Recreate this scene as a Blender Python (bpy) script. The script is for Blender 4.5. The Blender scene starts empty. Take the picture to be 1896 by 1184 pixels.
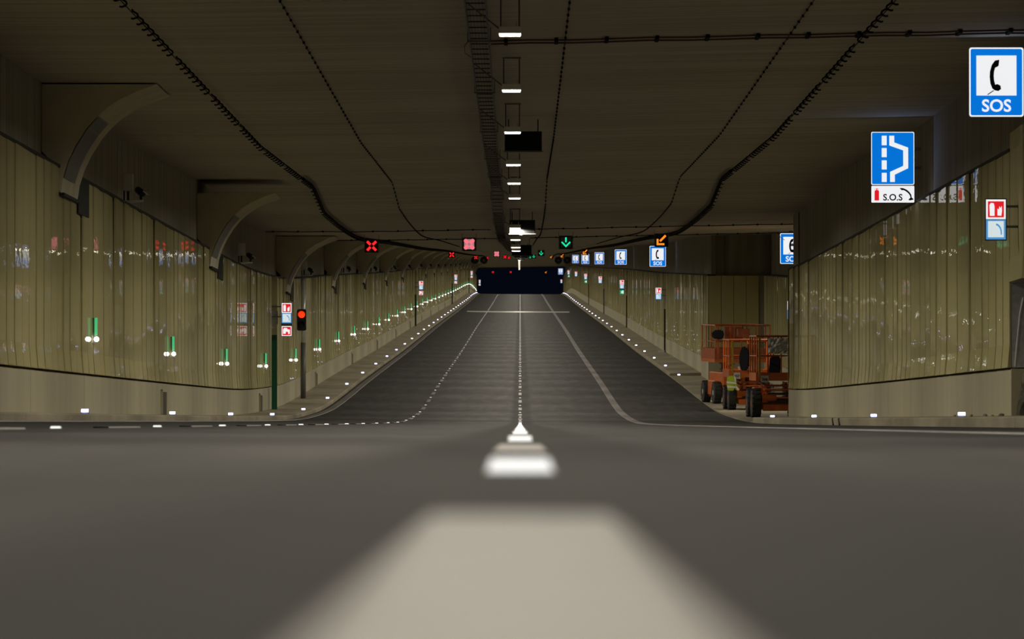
import bpy, bmesh, math, random
from mathutils import Vector, Matrix
random.seed(7)
R = math.radians
scn = bpy.context.scene
COL = scn.collection

# ------------------------------------------------------------------ camera, world, exposure
F = 10533.0                                  # focal length in pixels of the 1896 px wide frame (200 mm lens)
cam_d = bpy.data.cameras.new('camera')
cam = bpy.data.objects.new('camera', cam_d); COL.objects.link(cam)
cam_d.sensor_fit = 'HORIZONTAL'; cam_d.sensor_width = 36.0
cam_d.lens = 36.0 * F / 1896.0
cam_d.clip_start = 0.1; cam_d.clip_end = 3000
CAM_H = 0.06
cam.location = (0, 0, CAM_H)
cam.rotation_euler = (R(90) + math.atan((785.6 - 592) / F), 0, math.atan(15.0 / F))
cam_d.dof.use_dof = True
cam_d.dof.focus_distance = 170.0
cam_d.dof.aperture_fstop = 9.5
scn.camera = cam

w = bpy.data.worlds.new('night_sky'); scn.world = w; w.use_nodes = True
bg = w.node_tree.nodes['Background']
bg.inputs[0].default_value = (0.16, 0.28, 0.72, 1); bg.inputs[1].default_value = 0.007

vs = scn.view_settings
scn.display_settings.display_device = 'sRGB'
vs.view_transform = 'Standard'; vs.look = 'None'; vs.gamma = 1; vs.use_curve_mapping = False
vs.exposure = 0.0
LAMP = 1700.0                                  # luminaire radiance
cy = scn.cycles
cy.use_denoising = True
try: cy.denoiser = 'OPENIMAGEDENOISE'
except Exception: pass
cy.use_light_tree = True
cy.max_bounces = 6; cy.diffuse_bounces = 4; cy.glossy_bounces = 3
cy.sample_clamp_indirect = 2.5; cy.sample_clamp_direct = 12
cy.caustics_reflective = False; cy.caustics_refractive = False
cy.blur_glossy = 0.3

# ------------------------------------------------------------------ road profile (metres)
PTS = [(-120, 0), (-40, 0), (0, 0), (102.7, .03), (140, .055), (164, .088), (175.6, .152), (188, .29), (199.8, .474),
       (211, .74), (222, 1.05), (245, 1.73), (281, 2.74), (335, 4.24), (453, 7.68), (610, 12.12), (760, 16.42),
       (900, 20.5), (950, 21.75), (1106, 24.1), (1130, 24.35), (1300, 25.2)]
def _pchip():
    n = len(PTS); h = [PTS[i+1][0]-PTS[i][0] for i in range(n-1)]
    d = [(PTS[i+1][1]-PTS[i][1])/h[i] for i in range(n-1)]
    m = [0.0]*n
    for i in range(1, n-1):
        if d[i-1]*d[i] > 0:
            w1 = 2*h[i]+h[i-1]; w2 = h[i]+2*h[i-1]
            m[i] = (w1+w2)/(w1/d[i-1]+w2/d[i])
    m[-1] = d[-1]
    return h, d, m
_h, _d, _m = _pchip()
def z_exact(y):
    if y <= PTS[0][0]: return PTS[0][1]
    for i in range(len(PTS)-1):
        if y <= PTS[i+1][0] or i == len(PTS)-2:
            t = (y-PTS[i][0])/_h[i]; a, b = PTS[i][1], PTS[i+1][1]
            return (a*(2*t**3-3*t**2+1) + _h[i]*_m[i]*(t**3-2*t**2+t) + b*(-2*t**3+3*t**2) + _h[i]*_m[i+1]*(t**3-t**2))
ST = []
y = -60.0
while y <= 1260:
    ST.append(y); y += 2.0 if 130 <= y < 300 else (4.0 if y < 700 else 6.0)
STZ = [z_exact(v) for v in ST]
import bisect
def Z(y):
    i = max(0, min(len(ST)-2, bisect.bisect_right(ST, y)-1))
    t = (y-ST[i])/(ST[i+1]-ST[i])
    return STZ[i]*(1-t) + STZ[i+1]*t
def slope(y): return (Z(y+2)-Z(y-2))/4
CR = [(-9, .09), (-6.95, .08), (-3.5, .0185), (0, 0), (3.55, -.018), (7, -.012), (12, 0)]
def cross(x):
    for (a, za), (b, zb) in zip(CR, CR[1:]):
        if x <= b: return za + (zb-za)*(x-a)/(b-a)
    return 0
def ZR(x, y): return Z(y) + cross(x)
CEIL = 6.25
TL = [(-9.5, 0), (-5.25, 0), (0, .09), (5, .20), (8.7, .27), (12.5, .33)]
def tilt(x):
    for (a, za), (b, zb) in zip(TL, TL[1:]):
        if x <= b: return za + (zb-za)*(max(x, a)-a)/(b-a)
    return TL[-1][1]
def bump(y):
    if y < 126: return 0
    if y < 157: return .40*(y-126)/31
    if y < 166: return .40*(166-y)/9
    return 0
def ZC(y, x=0): return Z(y) + CEIL + bump(y) + tilt(x)
def stations(a, b): return [a] + [v for v in ST if a+1e-6 < v < b-1e-6] + [b]

# ------------------------------------------------------------------ materials
def mat(name, col, rough=.6, metal=0, spec=.5):
    m = bpy.data.materials.new(name); m.use_nodes = True
    b = m.node_tree.nodes['Principled BSDF']
    b.inputs['Base Color'].default_value = (*col, 1); b.inputs['Roughness'].default_value = rough
    b.inputs['Metallic'].default_value = metal; b.inputs['Specular IOR Level'].default_value = spec
    return m
def noisy(name, c1, c2, scale=(1, 1, 1), nscale=4, rough=.7, detail=6, metal=0, bumpv=0, bscale=None, spec=.5, lo=.35, hi=.65, dist=.02):
    m = mat(name, c1, rough, metal, spec); nt = m.node_tree; N = nt.nodes; L = nt.links
    b = N['Principled BSDF']
    tc = N.new('ShaderNodeTexCoord'); mp = N.new('ShaderNodeMapping'); mp.inputs['Scale'].default_value = scale
    L.new(tc.outputs['Object'], mp.inputs['Vector'])
    n = N.new('ShaderNodeTexNoise'); n.inputs['Scale'].default_value = nscale; n.inputs['Detail'].default_value = detail
    L.new(mp.outputs[0], n.inputs['Vector'])
    r = N.new('ShaderNodeValToRGB'); r.color_ramp.elements[0].position = lo; r.color_ramp.elements[1].position = hi
    r.color_ramp.elements[0].color = (*c1, 1); r.color_ramp.elements[1].color = (*c2, 1)
    L.new(n.outputs['Fac'], r.inputs[0]); L.new(r.outputs[0], b.inputs['Base Color'])
    if bumpv:
        n2 = n
        if bscale:
            mp2 = N.new('ShaderNodeMapping'); mp2.inputs['Scale'].default_value = bscale
            L.new(tc.outputs['Object'], mp2.inputs['Vector'])
            n2 = N.new('ShaderNodeTexNoise'); n2.inputs['Scale'].default_value = 1; n2.inputs['Detail'].default_value = 3
            L.new(mp2.outputs[0], n2.inputs['Vector'])
        bp = N.new('ShaderNodeBump'); bp.inputs['Strength'].default_value = bumpv; bp.inputs['Distance'].default_value = dist
        L.new(n2.outputs['Fac'], bp.inputs['Height']); L.new(bp.outputs[0], b.inputs['Normal'])
    return m
def emit(name, col, strength, sample=False, base=(.5, .5, .5)):
    m = mat(name, base, .35); b = m.node_tree.nodes['Principled BSDF']
    b.inputs['Emission Color'].default_value = (*col, 1); b.inputs['Emission Strength'].default_value = strength
    if not sample:
        try: m.cycles.emission_sampling = 'NONE'
        except Exception: pass
    return m
M = {}
def panel_gloss():
    # enamel: matt pigment with a thin hard lacquer of constant gloss
    m = M['panel']; nt = m.node_tree; N = nt.nodes; L = nt.links
    b = N['Principled BSDF']; b.inputs['Roughness'].default_value = .9
    g = N.new('ShaderNodeBsdfGlossy'); g.inputs['Roughness'].default_value = .008
    L.new(b.inputs['Normal'].links[0].from_socket, g.inputs['Normal'])
    L.remove(b.inputs['Normal'].links[0])
    mx = N.new('ShaderNodeMixShader'); mx.inputs[0].default_value = .36
    L.new(b.outputs[0], mx.inputs[1]); L.new(g.outputs[0], mx.inputs[2])
    L.new(mx.outputs[0], N['Material Output'].inputs['Surface'])
M['asphalt'] = noisy('asphalt', (.025, .0232, .0228), (.044, .0407, .0398), (1, .08, 1), 3.0, .8, 8, bumpv=.25, bscale=(60, 60, 60), dist=.004, spec=.15)
# joint sealing band and wheel tracks: real colour changes of the laid asphalt, across the lane
def asphalt_bands():
    nt = M['asphalt'].node_tree; N = nt.nodes; L = nt.links
    tc = N.new('ShaderNodeTexCoord'); sp = N.new('ShaderNodeSeparateXYZ'); L.new(tc.outputs['Object'], sp.inputs[0])
    mr = N.new('ShaderNodeMapRange'); mr.inputs['From Min'].default_value = -8; mr.inputs['From Max'].default_value = 8
    L.new(sp.outputs['X'], mr.inputs['Value'])
    r = N.new('ShaderNodeValToRGB'); cr = r.color_ramp
    def p(x): return (x+8)/16
    stops = [(-7, .8), (-5.3, 1.0), (-3.9, .8), (-1.8, 1.1), (-.34, 1.35), (-.2, .3), (.28, .3), (.42, 1.05), (1.7, 1.0), (3.9, .95), (7, .95)]
    cr.elements[0].position = p(stops[0][0]); cr.elements[0].color = (stops[0][1],)*3 + (1,)
    cr.elements[1].position = p(stops[-1][0]); cr.elements[1].color = (stops[-1][1],)*3 + (1,)
    for x, v in stops[1:-1]:
        e = cr.elements.new(p(x)); e.color = (v, v, v, 1)
    L.new(mr.outputs[0], r.inputs[0])
    mx = N.new('ShaderNodeMix'); mx.data_type = 'RGBA'; mx.blend_type = 'MULTIPLY'; mx.inputs[0].default_value = 1
    b = N['Principled BSDF']; src = b.inputs['Base Color'].links[0].from_socket
    L.new(src, mx.inputs[6]); L.new(r.outputs[0], mx.inputs[7]); L.new(mx.outputs[2], b.inputs['Base Color'])
asphalt_bands()
M['paint'] = noisy('road_paint', (.125, .111, .108), (.165, .148, .145), (1, .3, 1), 6, .6, 6)
M['concrete_ceiling'] = noisy('board_formed_concrete', (.52, .48, .40), (.70, .65, .545), (.05, 1.6, 1), 2.2, .85, 8, bumpv=.15)
M['concrete_upper'] = noisy('raw_wall_concrete', (.31, .285, .235), (.48, .445, .37), (1, 2.2, .08), 2.0, .85, 6, bumpv=.2)
M['barrier'] = noisy('painted_barrier_concrete', (.48, .435, .30), (.55, .50, .35), (1, .6, .2), 1.5, .5, 6)
M['walkway'] = noisy('walkway_concrete', (.25, .215, .15), (.36, .315, .22), (.6, .25, 1), 1.6, .8, 6)
M['panel'] = noisy('cream_enamel_panel', (.60, .54, .28), (.68, .615, .33), (1, .8, .05), 1.3, .035, 4, bumpv=.05, bscale=(1, .9, 4.5), dist=.03, spec=.0)
M['panel_matt'] = M['panel'].copy(); M['panel_matt'].name = 'matt_cream_panel'
panel_gloss()
M['panel_matt'].node_tree.nodes['Principled BSDF'].inputs['Roughness'].default_value = .8
M['dark'] = mat('dark_gap', (.012, .011, .009), .8)
M['black'] = mat('black_metal', (.012, .012, .012), .45)
M['cable'] = mat('black_cable', (.008, .007, .006), .9, 0, .1)
M['brown'] = mat('brown_conduit', (.12, .06, .045), .5)
M['steel'] = noisy('galvanised_steel', (.50, .52, .55), (.66, .68, .72), (1, 1, 1), 9, .3, 4, metal=.35)
M['bright'] = mat('bright_zinc', (.80, .83, .88), .28, .3)
M['grey'] = mat('grey_metal', (.16, .165, .16), .5, .2)
M['tray'] = mat('tray_steel', (.34, .31, .31), .7, 0)
M['bracket'] = noisy('bracket_plaster', (.66, .61, .46), (.76, .70, .54), (1, 1, 1), 1.5, .8, 5)
M['grille'] = mat('bracket_grille', (.20, .20, .19), .6)
M['lum_body'] = mat('luminaire_body', (.92, .92, .92), .4, 0)
M['lens'] = emit('luminaire_lens', (1.0, .925, .76), LAMP, True)
M['lens_fill'] = emit('added_fill_lens', (1.0, .91, .72), LAMP*.45, True)  # weaker emission for the added lay-by fill lamps
M['skirt'] = emit('luminaire_opal', (1.0, .92, .72), 4.0)
M['stud'] = emit('stud_led', (1, .99, .96), 1.05)
M['stud_body'] = mat('stud_body', (.6, .6, .58), .4)
M['kerb_led'] = emit('kerb_led', (.55, .57, 1.0), 9.0)
M['esc_led'] = emit('escape_led', (1, .96, .85), 9.0)
M['esc_green'] = emit('escape_green', (.0, .42, .14), 1.0)
M['green_paint'] = mat('green_paint', (.0, .12, .045), .4)
M['s_blue'] = emit('sign_blue', (.0, .165, .66), 1.0, True, (.02, .1, .4))
M['s_white'] = emit('sign_white', (.92, .93, .95), .92, True)
M['s_red'] = emit('sign_red', (.75, .012, .02), .95, True, (.4, .02, .02))
M['s_green'] = emit('sign_green', (.0, .36, .14), .9, True, (.02, .2, .1))
M['s_lblue'] = emit('sign_light_blue', (.03, .27, .62), .9, True)
M['s_pale'] = emit('sign_pale', (.68, .78, .80), .9, True)
M['s_ink'] = mat('sign_ink', (.012, .016, .012), .5)
M['x_red'] = emit('signal_red', (1, .008, .018), 1.3, True)
M['x_pink'] = emit('signal_pink', (1, .16, .22), 1.0, True)
M['x_grey'] = emit('signal_grey_face', (.45, .26, .27), .7, False)
M['x_face'] = mat('signal_face', (.14, .15, .15), .3)
M['x_green'] = emit('signal_green', (.0, .75, .36), 1.1, True)
M['x_amber'] = emit('signal_amber', (1, .26, .01), 1.1, True)
M['tl_red'] = emit('traffic_red', (1, .025, .0), 1.4, True)
M['orange'] = noisy('orange_lift_paint', (.50, .10, .012), (.62, .145, .02), (1, 1, 1), 5, .45, 4)
M['orange_d'] = noisy('worn_orange_paint', (.30, .055, .012), (.42, .09, .015), (1, 1, 1), 6, .5, 4)
M['yellow'] = mat('yellow_paint', (.42, .26, .02), .5)
M['rubber'] = noisy('tyre_rubber', (.018, .018, .018), (.035, .034, .032), (1, 1, 1), 12, .8, 4)
M['hivis'] = mat('hivis_fabric', (.52, .66, .04), .7)
M['reflect'] = mat('reflective_tape', (.95, .97, .97), .3)
M['reflect'].node_tree.nodes['Principled BSDF'].inputs['Emission Color'].default_value = (0, 0, 0, 1)
M['navy'] = mat('dark_navy_cloth', (.012, .014, .022), .9)
M['foil'] = noisy('crinkled_film', (.35, .35, .33), (.75, .75, .7), (1, 1, 1), 14, .25, 6, bumpv=.8)
M['white_pl'] = mat('white_plastic', (.6, .6, .58), .5)
M['rubble'] = noisy('rough_concrete', (.09, .085, .06), (.30, .29, .22), (1, 1, 1), 4, .9, 8, bumpv=1, dist=.08)
M['leaf'] = mat('rubble_piece', (.30, .27, .10), .8)

# ------------------------------------------------------------------ mesh helpers
class MB:
    def __init__(s): s.v = []; s.f = []
    def box(s, x0, x1, y0, y1, z0, z1):
        b = len(s.v)
        s.v += [(x0,y0,z0),(x1,y0,z0),(x1,y1,z0),(x0,y1,z0),(x0,y0,z1),(x1,y0,z1),(x1,y1,z1),(x0,y1,z1)]
        s.f += [tuple(b+i for i in q) for q in ((3,2,1,0),(4,5,6,7),(0,1,5,4),(1,2,6,5),(2,3,7,6),(3,0,4,7))]
        return s
    def bar(s, p, q, r, n=6):
        return s.tube([p, q], r, n)
    def tube(s, pts, r, n=6):
        pts = [Vector(p) for p in pts]; rings = []
        for i, p in enumerate(pts):
            d = (pts[min(i+1, len(pts)-1)] - pts[max(i-1, 0)]).normalized()
            up = Vector((0, 0, 1)) if abs(d.z) < .9 else Vector((1, 0, 0))
            a = d.cross(up).normalized(); c = d.cross(a)
            b = len(s.v)
            for k in range(n):
                t = 2*math.pi*k/n + math.pi/4
                s.v.append(tuple(p + a*(r*math.cos(t)) + c*(r*math.sin(t))))
            rings.append(b)
        for b0, b1 in zip(rings, rings[1:]):
            for k in range(n):
                k2 = (k+1) % n; s.f.append((b0+k, b0+k2, b1+k2, b1+k))
        s.f.append(tuple(rings[0]+k for k in reversed(range(n)))); s.f.append(tuple(rings[-1]+k for k in range(n)))
        return s
    def lathe(s, prof, axis='x', n=20):            # prof: (offset along axis, radius)
        b = len(s.v); m = len(prof)
        for k in range(n):
            t = 2*math.pi*k/n; c, q = math.cos(t), math.sin(t)
            for (a, r) in prof:
                s.v.append((a, r*c, r*q) if axis == 'x' else ((r*c, a, r*q) if axis == 'y' else (r*c, r*q, a)))
        for k in range(n):
            k2 = (k+1) % n
            for i in range(m-1): s.f.append((b+k*m+i, b+k*m+i+1, b+k2*m+i+1, b+k2*m+i))
        s.f.append(tuple(b+k*m for k in reversed(range(n)))); s.f.append(tuple(b+k*m+m-1 for k in range(n)))
        return s
    def poly(s, pts, y, d=0):                      # polygon in the x-z plane facing -y at depth y (thickness d)
        b = len(s.v); n = len(pts)
        s.v += [(x, y, z) for x, z in pts]; s.f.append(tuple(range(b, b+n)))
        if d:
            s.v += [(x, y+d, z) for x, z in pts]; s.f.append(tuple(reversed(range(b+n, b+2*n))))
            for i in range(n): j = (i+1) % n; s.f.append((b+j, b+i, b+n+i, b+n+j))
        return s
    def strip(s, rows):                             # rows: list of lists of points (a grid)
        b = len(s.v); m = len(rows[0])
        for r in rows: s.v += [tuple(p) for p in r]
        for i in range(len(rows)-1):
            for j in range(m-1):
                s.f.append((b+i*m+j, b+i*m+j+1, b+(i+1)*m+j+1, b+(i+1)*m+j))
        return s
    def mesh(s, name, m, smooth=False, fix=True):
        me = bpy.data.meshes.new(name); me.from_pydata(s.v, [], s.f)
        if m: me.materials.append(m)
        if fix:
            bm = bmesh.new(); bm.from_mesh(me); bmesh.ops.recalc_face_normals(bm, faces=bm.faces); bm.to_mesh(me); bm.free()
        if smooth:
            for p in me.polygons: p.use_smooth = True
        return me
    def build(s, name, m, parent=None, loc=None, smooth=False, fix=True):
        return link(name, s.mesh(name, m, smooth, fix), parent, loc)
def link(name, me, parent=None, loc=None):
    o = bpy.data.objects.new(name, me); COL.objects.link(o)
    if parent: o.parent = parent
    if loc: o.location = loc
    return o
def tag(o, label, cat, group=None, kind=None):
    o['label'] = label; o['category'] = cat
    if group: o['group'] = group
    if kind: o['kind'] = kind
    return o
def thing(name, label, cat, loc=(0, 0, 0), group=None, rz=0, rx=0):
    o = bpy.data.objects.new(name, None); COL.objects.link(o)
    o.location = loc; o.rotation_euler = (rx, 0, rz); o.empty_display_size = .2
    return tag(o, label, cat, group)
def copy_tree(o, loc, label):
    c = o.copy(); COL.objects.link(c); c.location = loc; c['label'] = label
    for ch in o.children:
        d = ch.copy(); COL.objects.link(d); d.parent = c
        for g in ch.children:
            e = g.copy(); COL.objects.link(e); e.parent = d
    return c
ONE = ['zeroth','first','second','third','fourth','fifth','sixth','seventh','eighth','ninth','tenth','eleventh','twelfth','thirteenth',
       'fourteenth','fifteenth','sixteenth','seventeenth','eighteenth','nineteenth']
TEN = ['','','twenty','thirty','forty','fifty','sixty','seventy','eighty','ninety']
def nth(i):                                         # i from 1
    if i < 20: return ONE[i]
    if i % 10 == 0: return (TEN[i//10][:-1] + 'ieth') if i < 100 else 'hundredth'
    return TEN[i//10] + '-' + ONE[i % 10]
def bevel(me, w=.02, seg=1):
    bm = bmesh.new(); bm.from_mesh(me)
    bmesh.ops.bevel(bm, geom=list(bm.edges), offset=w, segments=seg, affect='EDGES', clamp_overlap=True)
    bm.to_mesh(me); bm.free(); return me
_txt = {}
def text_mesh(s, size, m, bold=.0):
    k = (s, size, m.name)
    if k in _txt: return _txt[k]
    cu = bpy.data.curves.new('lettering', 'FONT'); cu.body = s; cu.size = size; cu.align_x = 'CENTER'; cu.align_y = 'CENTER'
    cu.offset = bold; cu.resolution_u = 4
    o = bpy.data.objects.new('lettering_source', cu); COL.objects.link(o)
    bpy.context.view_layer.update()
    dg = bpy.context.evaluated_depsgraph_get()
    me = bpy.data.meshes.new_from_object(o.evaluated_get(dg)); me.name = 'lettering'
    bpy.data.objects.remove(o); bpy.data.curves.remove(cu)
    me.transform(Matrix.Rotation(R(90), 4, 'X')); me.materials.clear(); me.materials.append(m)
    _txt[k] = me; return me

Y_END = 1108.0
# ------------------------------------------------------------------ road
def road():
    xs = [-9, -6.95, -5.2, -3.5, -1.75, 0, 1.75, 3.55, 5.2, 7.0, 12]
    mb = MB(); mb.strip([[(x, y, ZR(x, y)) for x in xs] for y in stations(-58, 1250)])
    o = mb.build('floor', M['asphalt'], fix=False)
    tag(o, 'dark asphalt tunnel carriageway climbing to the far portal', 'road', kind='structure')
    def line(x0, x1, a, b, name, parent):
        h = .004 if x0 == -.054 else .011
        m = MB(); m.strip([[(x0-.01, y, ZR(x0, y)-.002), (x0, y, ZR(x0, y)+h), (x1, y, ZR(x1, y)+h), (x1+.01, y, ZR(x1, y)-.002)] for y in stations(a, b)])
        return m.build(name, M['paint'], parent, fix=False)
    for i, (x0, x1) in enumerate(((-6.83, -6.59), (3.43, 3.67))):
        line(x0, x1, -40, 1200, 'edge_line', o)
    for x in (0, -3.5):
        y = -.5 - 24
        while y < 1000:
            if x or y > -20: line(x-(.06 if x else .054), x+(.06 if x else .054), y, y+4, 'lane_dash', o)
            y += 12
    return o
floor = road()
# raised light strip across the road on the climb
t = thing('cable_ramp', 'low pale strip laid straight across the road on the far climb', 'cable ramp', (0, 600, Z(600)))
mb = MB(); mb.strip([[(x, 0, ZR(x, 600)-Z(600)), (x, .3, ZR(x,600)-Z(600)+.12), (x, .7, ZR(x,600)-Z(600)+.12), (x, 1.0, ZR(x,600)-Z(600)+.02)] for x in (-5.6, -3.5, 0, 3.55, 5.2)])
mb.build('ramp_body', M['white_pl'], t)

# ------------------------------------------------------------------ walkways, walls, ceiling
LAY0, LAY1, LAYX = 178.0, 254.0, 10.9
def sweep(sec, a, b, name, m, parent=None):          # closed section [(x, z above road)] swept along the road
    mb = MB(); rows = [[(x, y, Z(y)+z) for x, z in sec] + [(sec[0][0], y, Z(y)+sec[0][1])] for y in stations(a, b)]
    mb.strip(rows); n = len(sec); mb.f.append(tuple(range(n))); k = (len(rows)-1)*(n+1); mb.f.append(tuple(reversed(range(k, k+n))))
    return mb.build(name, m, parent)
def walkway(side, runs):
    s = -1 if side == 'left' else 1
    ro = bpy.data.objects.new('kerb_' + side, None); COL.objects.link(ro)
    tag(ro, 'raised concrete kerb and walkway along the %s tunnel wall' % side, 'kerb', kind='structure')
    base = cross(s*6.95); top = (.20 if s < 0 else .145)
    sec = [(s*6.95, base-.2), (s*6.95, top-.02), (s*6.99, top), (s*8.45, top+.03), (s*8.45, base-.2)]
    for a, b in runs:
        y = a
        while y < b-.1:
            e = min(b, y+12); sweep(sec, y+.015, e-.015, 'kerb_block', M['walkway'], ro); y = e
    return top
KT = {-1: walkway('left', [(-40, Y_END)]), 1: walkway('right', [(-40, 170.0), (264.0, Y_END)])}
# lay-by pad
pad = sweep([(6.95, -.2), (6.95, .035), (LAYX+.05, .05), (LAYX+.05, -.2)], 170.0, 264.0, 'layby_pad', M['walkway'])
tag(pad, 'low concrete pad of the lay-by under the orange lifts', 'pavement', kind='structure')

def wall(side, runs):
    """backing wall + raw concrete top + cladding panels + barrier blocks; runs: (x, y0, y1) along the tunnel"""
    s = -1 if side == 'left' else 1
    mb = MB()
    for x, a, b in runs:
        st = stations(a, b)
        mb.strip([[(s*(x+.14), y, Z(y)-.2), (s*(x+.14), y, Z(y)+4.72), (s*(x+.32), y, Z(y)+4.72), (s*(x+.32), y, ZC(y, s*x)+.1), (s*(x+.75), y, ZC(y, s*x)+.1), (s*(x+.75), y, Z(y)-.2)] for y in st])
    o = mb.build('wall_' + side, M['concrete_upper'], fix=True)
    tag(o, 'raw dark concrete %s wall clad in tall glossy cream panels' % side, 'wall', kind='structure')
    return o
wl = wall('left', [(8.4, -40, Y_END)])
wr = wall('right', [(8.4, -40, 91.0), (8.4, 97.45, LAY0), (LAYX, LAY0-.0, LAY1+.1), (8.4, LAY1, Y_END)])
PW = 1.45
def panel_mesh(wd, top=4.7, bot=1.0):
    # local: +x = towards the road, y along the wall, z up
    prof = [(.035, bot), (.032, bot+.02), (.0, bot+.40), (.0, top)]
    mb = MB()
    g = .008
    rows = [[(x, y, z) for x, z in prof] for y in (g, wd*.5, wd-g)]
    mb.strip(rows)
    b = len(mb.v); mb.v += [(-.03, g, bot), (-.03, g, top), (-.03, wd-g, bot), (-.03, wd-g, top)]
    mb.f += [(0, 1, 2, 3, b+1, b), (8, 9, 10, 11, b+3, b+2), (0, 4, 8, b+2, b), (3, 7, 11, b+3, b+1)]
    return mb
pm = panel_mesh(PW).mesh('wall_panel', M['panel'])
pm_r = pm.copy(); pm_r.transform(Matrix.Scale(-1, 4, (1, 0, 0))); pm_r.flip_normals()
pm_tall = panel_mesh(PW, 5.02).mesh('wall_panel', M['panel']); pm_tall.transform(Matrix.Scale(-1, 4, (1, 0, 0))); pm_tall.flip_normals()
pm_short = panel_mesh(PW, 5.02, 2.46).mesh('wall_panel', M['panel']); pm_short.transform(Matrix.Scale(-1, 4, (1, 0, 0))); pm_short.flip_normals()
def clad(side, parent, segs):
    s = -1 if side == 'left' else 1
    base = pm if s < 0 else pm_r
    lim = 290; n = 0; rest = MB()
    for x, a, b in segs:
        y = a
        while y + PW < b + .05:
            me = base
            if s > 0 and y < 97.4:
                me = pm_short if y + PW > 92 else pm_tall
            rz = (.35 if s < 0 else -.35) + random.uniform(-.3, .3); ry = random.uniform(-.30, .30)
            xx = s*(x - .02 + random.uniform(-.006, .006))
            if n < lim:
                o = link('wall_panel', me, parent, (xx, y, Z(y+PW/2)))
                o.rotation_euler = (0, R(ry), R(rz)); n += 1
            else:
                mt = Matrix.Translation((xx, y, Z(y+PW/2))) @ Matrix.Rotation(R(rz), 4, 'Z') @ Matrix.Rotation(R(ry), 4, 'Y')
                bb = len(rest.v); rest.v += [tuple(mt @ v.co) for v in me.vertices]; rest.f += [tuple(bb+i for i in p.vertices) for p in me.polygons]
            y += PW
    if rest.v:
        o = rest.build('wall_panel', M['panel'], parent, fix=False); o['kind'] = 'stuff'
clad('left', wl, [(8.4, 74.0, Y_END)])
clad('right', wr, [(8.4, 97.4-PW*16, LAY0-.0), (LAYX, 200.0, LAY1-.3), (8.4, LAY1+.3, Y_END)])
# end wall of the lay-by, across the lay-by, with its own narrower panels
ew = MB(); zz = Z(LAY1)
ew.box(8.54, LAYX+.75, LAY1+.1, LAY1+.6, zz-.3, zz+4.72); ew.box(8.54, LAYX+.75, LAY1+.3, LAY1+.6, zz+4.72, ZC(LAY1, 10)+.1)
o = ew.build('wall_layby', M['concrete_upper']); tag(o, 'end wall closing the lay-by behind the orange lifts', 'wall', kind='structure')
pe = panel_mesh(.56).mesh('wall_panel', M['panel_matt']); pe.transform(Matrix.Rotation(R(-90), 4, 'Z'))
x = 8.42
while x + .3 < LAYX:
    q = link('wall_panel', pe, o, (x, LAY1, zz)); q.rotation_euler = (0, 0, R(random.uniform(-.3, .3))); x += .56
ewb = MB().box(8.41, LAYX+.2, LAY1-.05, LAY1+.1, zz-.1, zz+.97).build('barrier_block', M['barrier'], o)
# return wall where the near right wall stops
rt = MB().box(8.54, LAYX+.75, LAY0-.5, LAY0-.02, Z(LAY0)-.2, Z(LAY0)+4.72); rt.box(8.72, LAYX+.75, LAY0-.5, LAY0+3.5, Z(LAY0)+4.72, ZC(LAY0, 10)+.1)
o2 = rt.build('wall_return', M['concrete_upper']); tag(o2, 'concrete return wall where the near right wall ends at the lay-by', 'wall', kind='structure')
for k, (xa) in enumerate((8.40, )):
    q = MB().box(8.38, 8.60, LAY0-.02, LAY0+.06, Z(LAY0)+1.0, Z(LAY0)+4.7).build('corner_panel', M['panel'], o2)
    q = MB().box(8.40, LAYX+.1, LAY0-.02, LAY0+.05, Z(LAY0)-.1, Z(LAY0)+.97).build('barrier_block', M['barrier'], o2)
# barrier blocks below the panels, dark shadow gaps
def barrier(side, parent, segs, first):
    s = -1 if side == 'left' else 1
    for x, a, b in segs:
        y = a
        while y < b-.1:
            ph = (y-first) % 12
            e = min(b, y + (12 - ph if .05 < ph < 11.95 else 12))
            sec = [(s*x, -.1), (s*(x), .95), (s*(x+.03), .97), (s*(x+.14), .97), (s*(x+.14), -.1)]
            sweep(sec, y+.02, e-.02, 'barrier_block', M['barrier'], parent); y = e
barrier('left', wl, [(8.4, 50, Y_END)], 97.6-12*4)
barrier('right', wr, [(8.4, 50, 92), (8.4, 97.4, LAY0), (LAYX, LAY0, LAY1), (8.4, LAY1, Y_END)], 105.8)
for s, par, segs in ((-1, wl, [(8.4, 60, Y_END)]), (1, wr, [(8.4, 97.4, LAY0), (LAYX, LAY0, LAY1), (8.4, LAY1, Y_END)])):
    for x, a, b in segs:
        sweep([(s*(x-.03), 4.70), (s*(x-.03), 4.755), (s*(x+.33), 4.755), (s*(x+.33), 4.70)], a, b, 'top_gap_shade', M['dark'], par)  # dark strip painted in for the shaded gap above the panels
# plates coloured as the shade inside open niches low in the left barrier
nd = MB().box(-.012, .03, 0, 1.5, .0, .56).mesh('niche_shade_plate', M['dark'])
nf = MB()
nf.box(-.02, .05, -.06, 0, -.02, .62); nf.box(-.02, .05, 1.5, 1.56, -.02, .62); nf.box(-.02, .05, -.06, 1.56, .56, .62)
nfm = nf.mesh('niche_frame', M['barrier'])
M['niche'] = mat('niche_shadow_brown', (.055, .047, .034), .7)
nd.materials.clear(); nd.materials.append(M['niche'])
k = 0
while 133 + 50*k < 1000:
    y = 133 + 50*k; link('niche_shade_plate', nd, wl, (-8.4, y, Z(y)+.2)); link('niche_frame', nfm, wl, (-8.4, y, Z(y)+.2)); k += 1
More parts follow.
